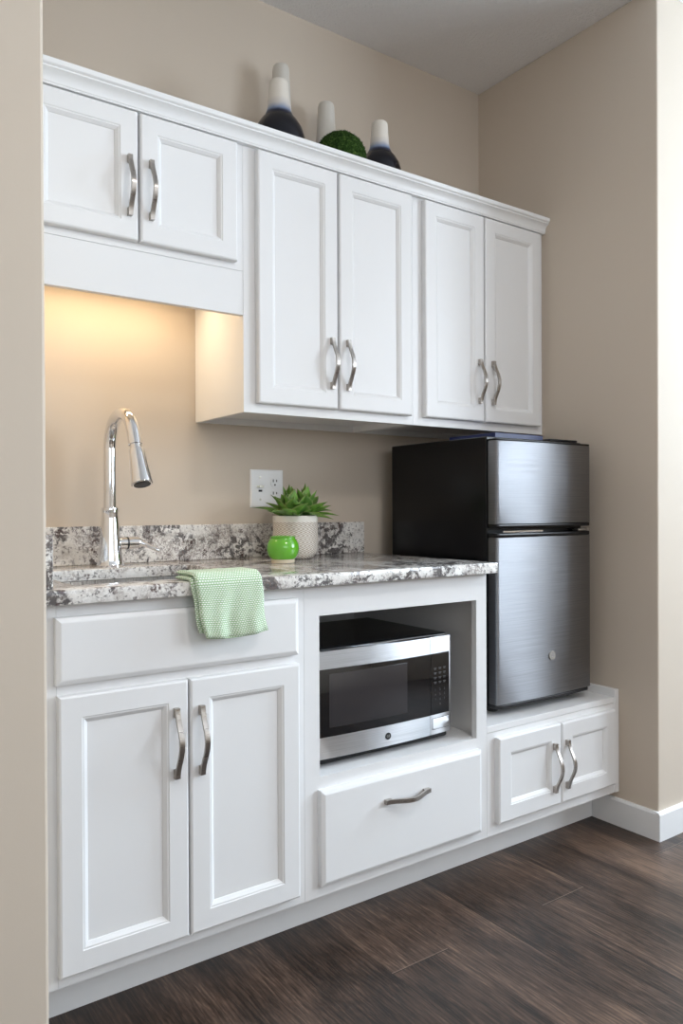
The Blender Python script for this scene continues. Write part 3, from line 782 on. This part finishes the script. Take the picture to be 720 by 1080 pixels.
# ------------------------------------------------------------------ ornaments on top of the cabinets
ZT = ZFRT+.0005
def vase(x, y, s_, label, mat, tall=False, rs=None):
    rs = rs or s_
    if not tall:
        prof = [(.0,0),(.050,0),(.060,.005),(.0715,.028),(.0765,.060),(.0745,.088),(.0670,.116),(.0540,.139),(.0415,.155),(.0350,.170),(.0318,.190),(.0292,.225),(.0275,.250),(.0265,.259),(.0235,.264),(.0180,.2655),(.0165,.262),(.0160,.24)]
    else:
        prof = [(.0,0),(.050,0),(.060,.006),(.0720,.035),(.0760,.070),(.0730,.105),(.0620,.140),(.0480,.168),(.0390,.190),(.0350,.210),(.0320,.250),(.0285,.310),(.0275,.328),(.0262,.336),(.0235,.341),(.0180,.3425),(.0165,.339),(.0160,.31)]
    o_ = build('vase', MB().lathe(x, y, [(a*rs, ZT+b_*s_) for a, b_ in prof], 56, cap0=False, cap1=True), mat, smooth=50)
    tag(o_, label, 'vase', 'two-tone bottle vases on the cabinets'); return o_
V1 = vase(-1.024, -.224, .925, 'bottle vase with black bulb and cream neck in front of a taller vase, leftmost', M['glaze'], rs=1.0)
V2 = vase(-.928, -.074, 1.145, 'tallest cream-necked bottle vase, half hidden behind the leftmost shorter vase', M['glaze_tall'], True, .94)
V3 = vase(-.760, -.074, .95, 'cream-necked bottle vase standing behind the green moss ball', M['glaze_tall'], True)
V4 = vase(-.656, -.219, .885, 'black and cream bottle vase at the right end, alone beside the moss ball', M['glaze'], rs=.93)
# moss ball
mb = MB(); rl = random.Random(5)
cx, cy, R0 = -.808, -.222, .0790; cz = ZT+R0+.001
rows = 44; segs = 72
import mathutils.noise as mn
for i in range(rows+1):
    th = PI*i/rows
    for j in range(segs):
        ph = 2*PI*j/segs
        d_ = Vector((math.sin(th)*math.cos(ph), math.sin(th)*math.sin(ph), math.cos(th)))
        nz = mn.noise(d_*9)*.0035 + mn.noise(d_*24)*.0030
        mb.v.append(Vector((cx,cy,cz)) + d_*(R0-.002+nz))
for i in range(rows):
    for j in range(segs): mb.f.append([i*segs+j, i*segs+(j+1)%segs, (i+1)*segs+(j+1)%segs, (i+1)*segs+j])
mbt = build('moss_ball', mb, M['moss'], smooth=60)
mb2 = MB()
for i in range(3200):
    d_ = Vector((rl.gauss(0,1), rl.gauss(0,1), rl.gauss(0,1))).normalized()
    if d_.z < -.8: continue
    p = Vector((cx,cy,cz)) + d_*(R0-.003); t_ = d_.cross(Vector((rl.gauss(0,1),rl.gauss(0,1),rl.gauss(0,1)))).normalized()
    tip = p + (d_*rl.uniform(.35,1.)+t_*rl.uniform(.2,.9)).normalized()*rl.uniform(.004,.0085); w_ = d_.cross(t_)*.0009
    mb2.add([p-w_, p+w_, tip, p+t_*.0012], [(0,1,2),(1,3,2),(3,0,2)])
build('moss_strands', mb2, M['moss'], mbt)['kind'] = 'stuff'
tag(mbt, 'round green moss ball resting on the cabinets between two bottle vases', 'moss ball')

# ------------------------------------------------------------------ light
def area(name, loc, rot, sx_, sy_, power, col):
    l = bpy.data.lights.new(name, 'AREA'); l.shape = 'RECTANGLE'; l.size = sx_; l.size_y = sy_
    l.energy = power; l.color = col
    o_ = bpy.data.objects.new(name, l); C.objects.link(o_); o_.location = loc; o_.rotation_euler = rot
    return o_
# daylight outside the east windows, then added frontal fill behind the camera
def L2W(L, a, b): return L*PI*a*b
area('daylight_east', (RX1+.14, (wy0+wy1)/2, (wz0+wz1)/2), (0, PI/2, 0), wz1-wz0, wy1-wy0, L2W(LA, wz1-wz0, wy1-wy0), (.78,.89,1.0))
area('daylight_corner', (RX1+.14, (vy0+vy1)/2, (vz0+vz1)/2), (0, PI/2, 0), vz1-vz0, vy1-vy0, L2W(LB, vz1-vz0, vy1-vy0), (.68,.85,1.0))
area('fill_front', ((fx0+fx1)/2, RY0-.14, (fz0+fz1)/2), (PI/2, 0, 0), fx1-fx0, fz1-fz0, L2W(LF, fx1-fx0, fz1-fz0), (.88,.95,1.0))
# ceiling lamp of the room
clx, cly = -1.05, -2.15
r = thing('ceiling_light', 'flush round ceiling lamp in the room in front of the kitchenette', 'light', (clx, cly, H-.06))
build('housing', MB().lathe(clx, cly, [(.17,H-.0005),(.17,H-.03),(.165,H-.034),(.150,H-.034)], 48), M['trim'], r, smooth=40)
build('diffuser', MB().lathe(clx, cly, [(.150,H-.0342),(.148,H-.045),(.12,H-.056),(.0,H-.060)], 48, cap1=False), M['lamp_white'], r, smooth=50)
cl = area('ceiling_glow', (clx, cly, H-.064), (0,0,0), .28, .28, 12, (1,.95,.90)); cl.data.shape = 'DISK'
# strip light under the cabinet
area('strip_glow', (-1.48, -.125, zA-.0215), (0, 0, 0), .44, .03, 1.4, (1,.82,.58))
w_ = bpy.data.worlds.new('World'); sc.world = w_; w_.use_nodes = True
bg = w_.node_tree.nodes['Background']; bg.inputs[0].default_value = (.75,.85,1,1); bg.inputs[1].default_value = 1.0

# ------------------------------------------------------------------ camera
cam = bpy.data.cameras.new('camera'); co = bpy.data.objects.new('camera', cam); C.objects.link(co)
f, yaw, pit, rol = 805.9651, math.radians(35.0949), math.radians(-.2947), math.radians(-.2466)
F = Vector((math.sin(yaw)*math.cos(pit), math.cos(yaw)*math.cos(pit), math.sin(pit)))
Rv = Vector((math.cos(yaw), -math.sin(yaw), 0)); U = Rv.cross(F)
R2 = Rv*math.cos(rol)+U*math.sin(rol); U2 = -Rv*math.sin(rol)+U*math.cos(rol)
mt = Matrix(((R2.x,U2.x,-F.x,-2.1407),(R2.y,U2.y,-F.y,-2.1152),(R2.z,U2.z,-F.z,1.0241),(0,0,0,1)))
co.matrix_world = mt
cam.sensor_fit = 'VERTICAL'; cam.sensor_height = 36; cam.lens = f/1080*36
cam.clip_start = .02
sc.camera = co
sc.view_settings.view_transform = 'Standard'
sc.view_settings.look = 'None'; sc.view_settings.gamma = 1; sc.view_settings.use_curve_mapping = False
sc.view_settings.exposure = 0.0
sc.cycles.max_bounces = 10; sc.cycles.diffuse_bounces = 6
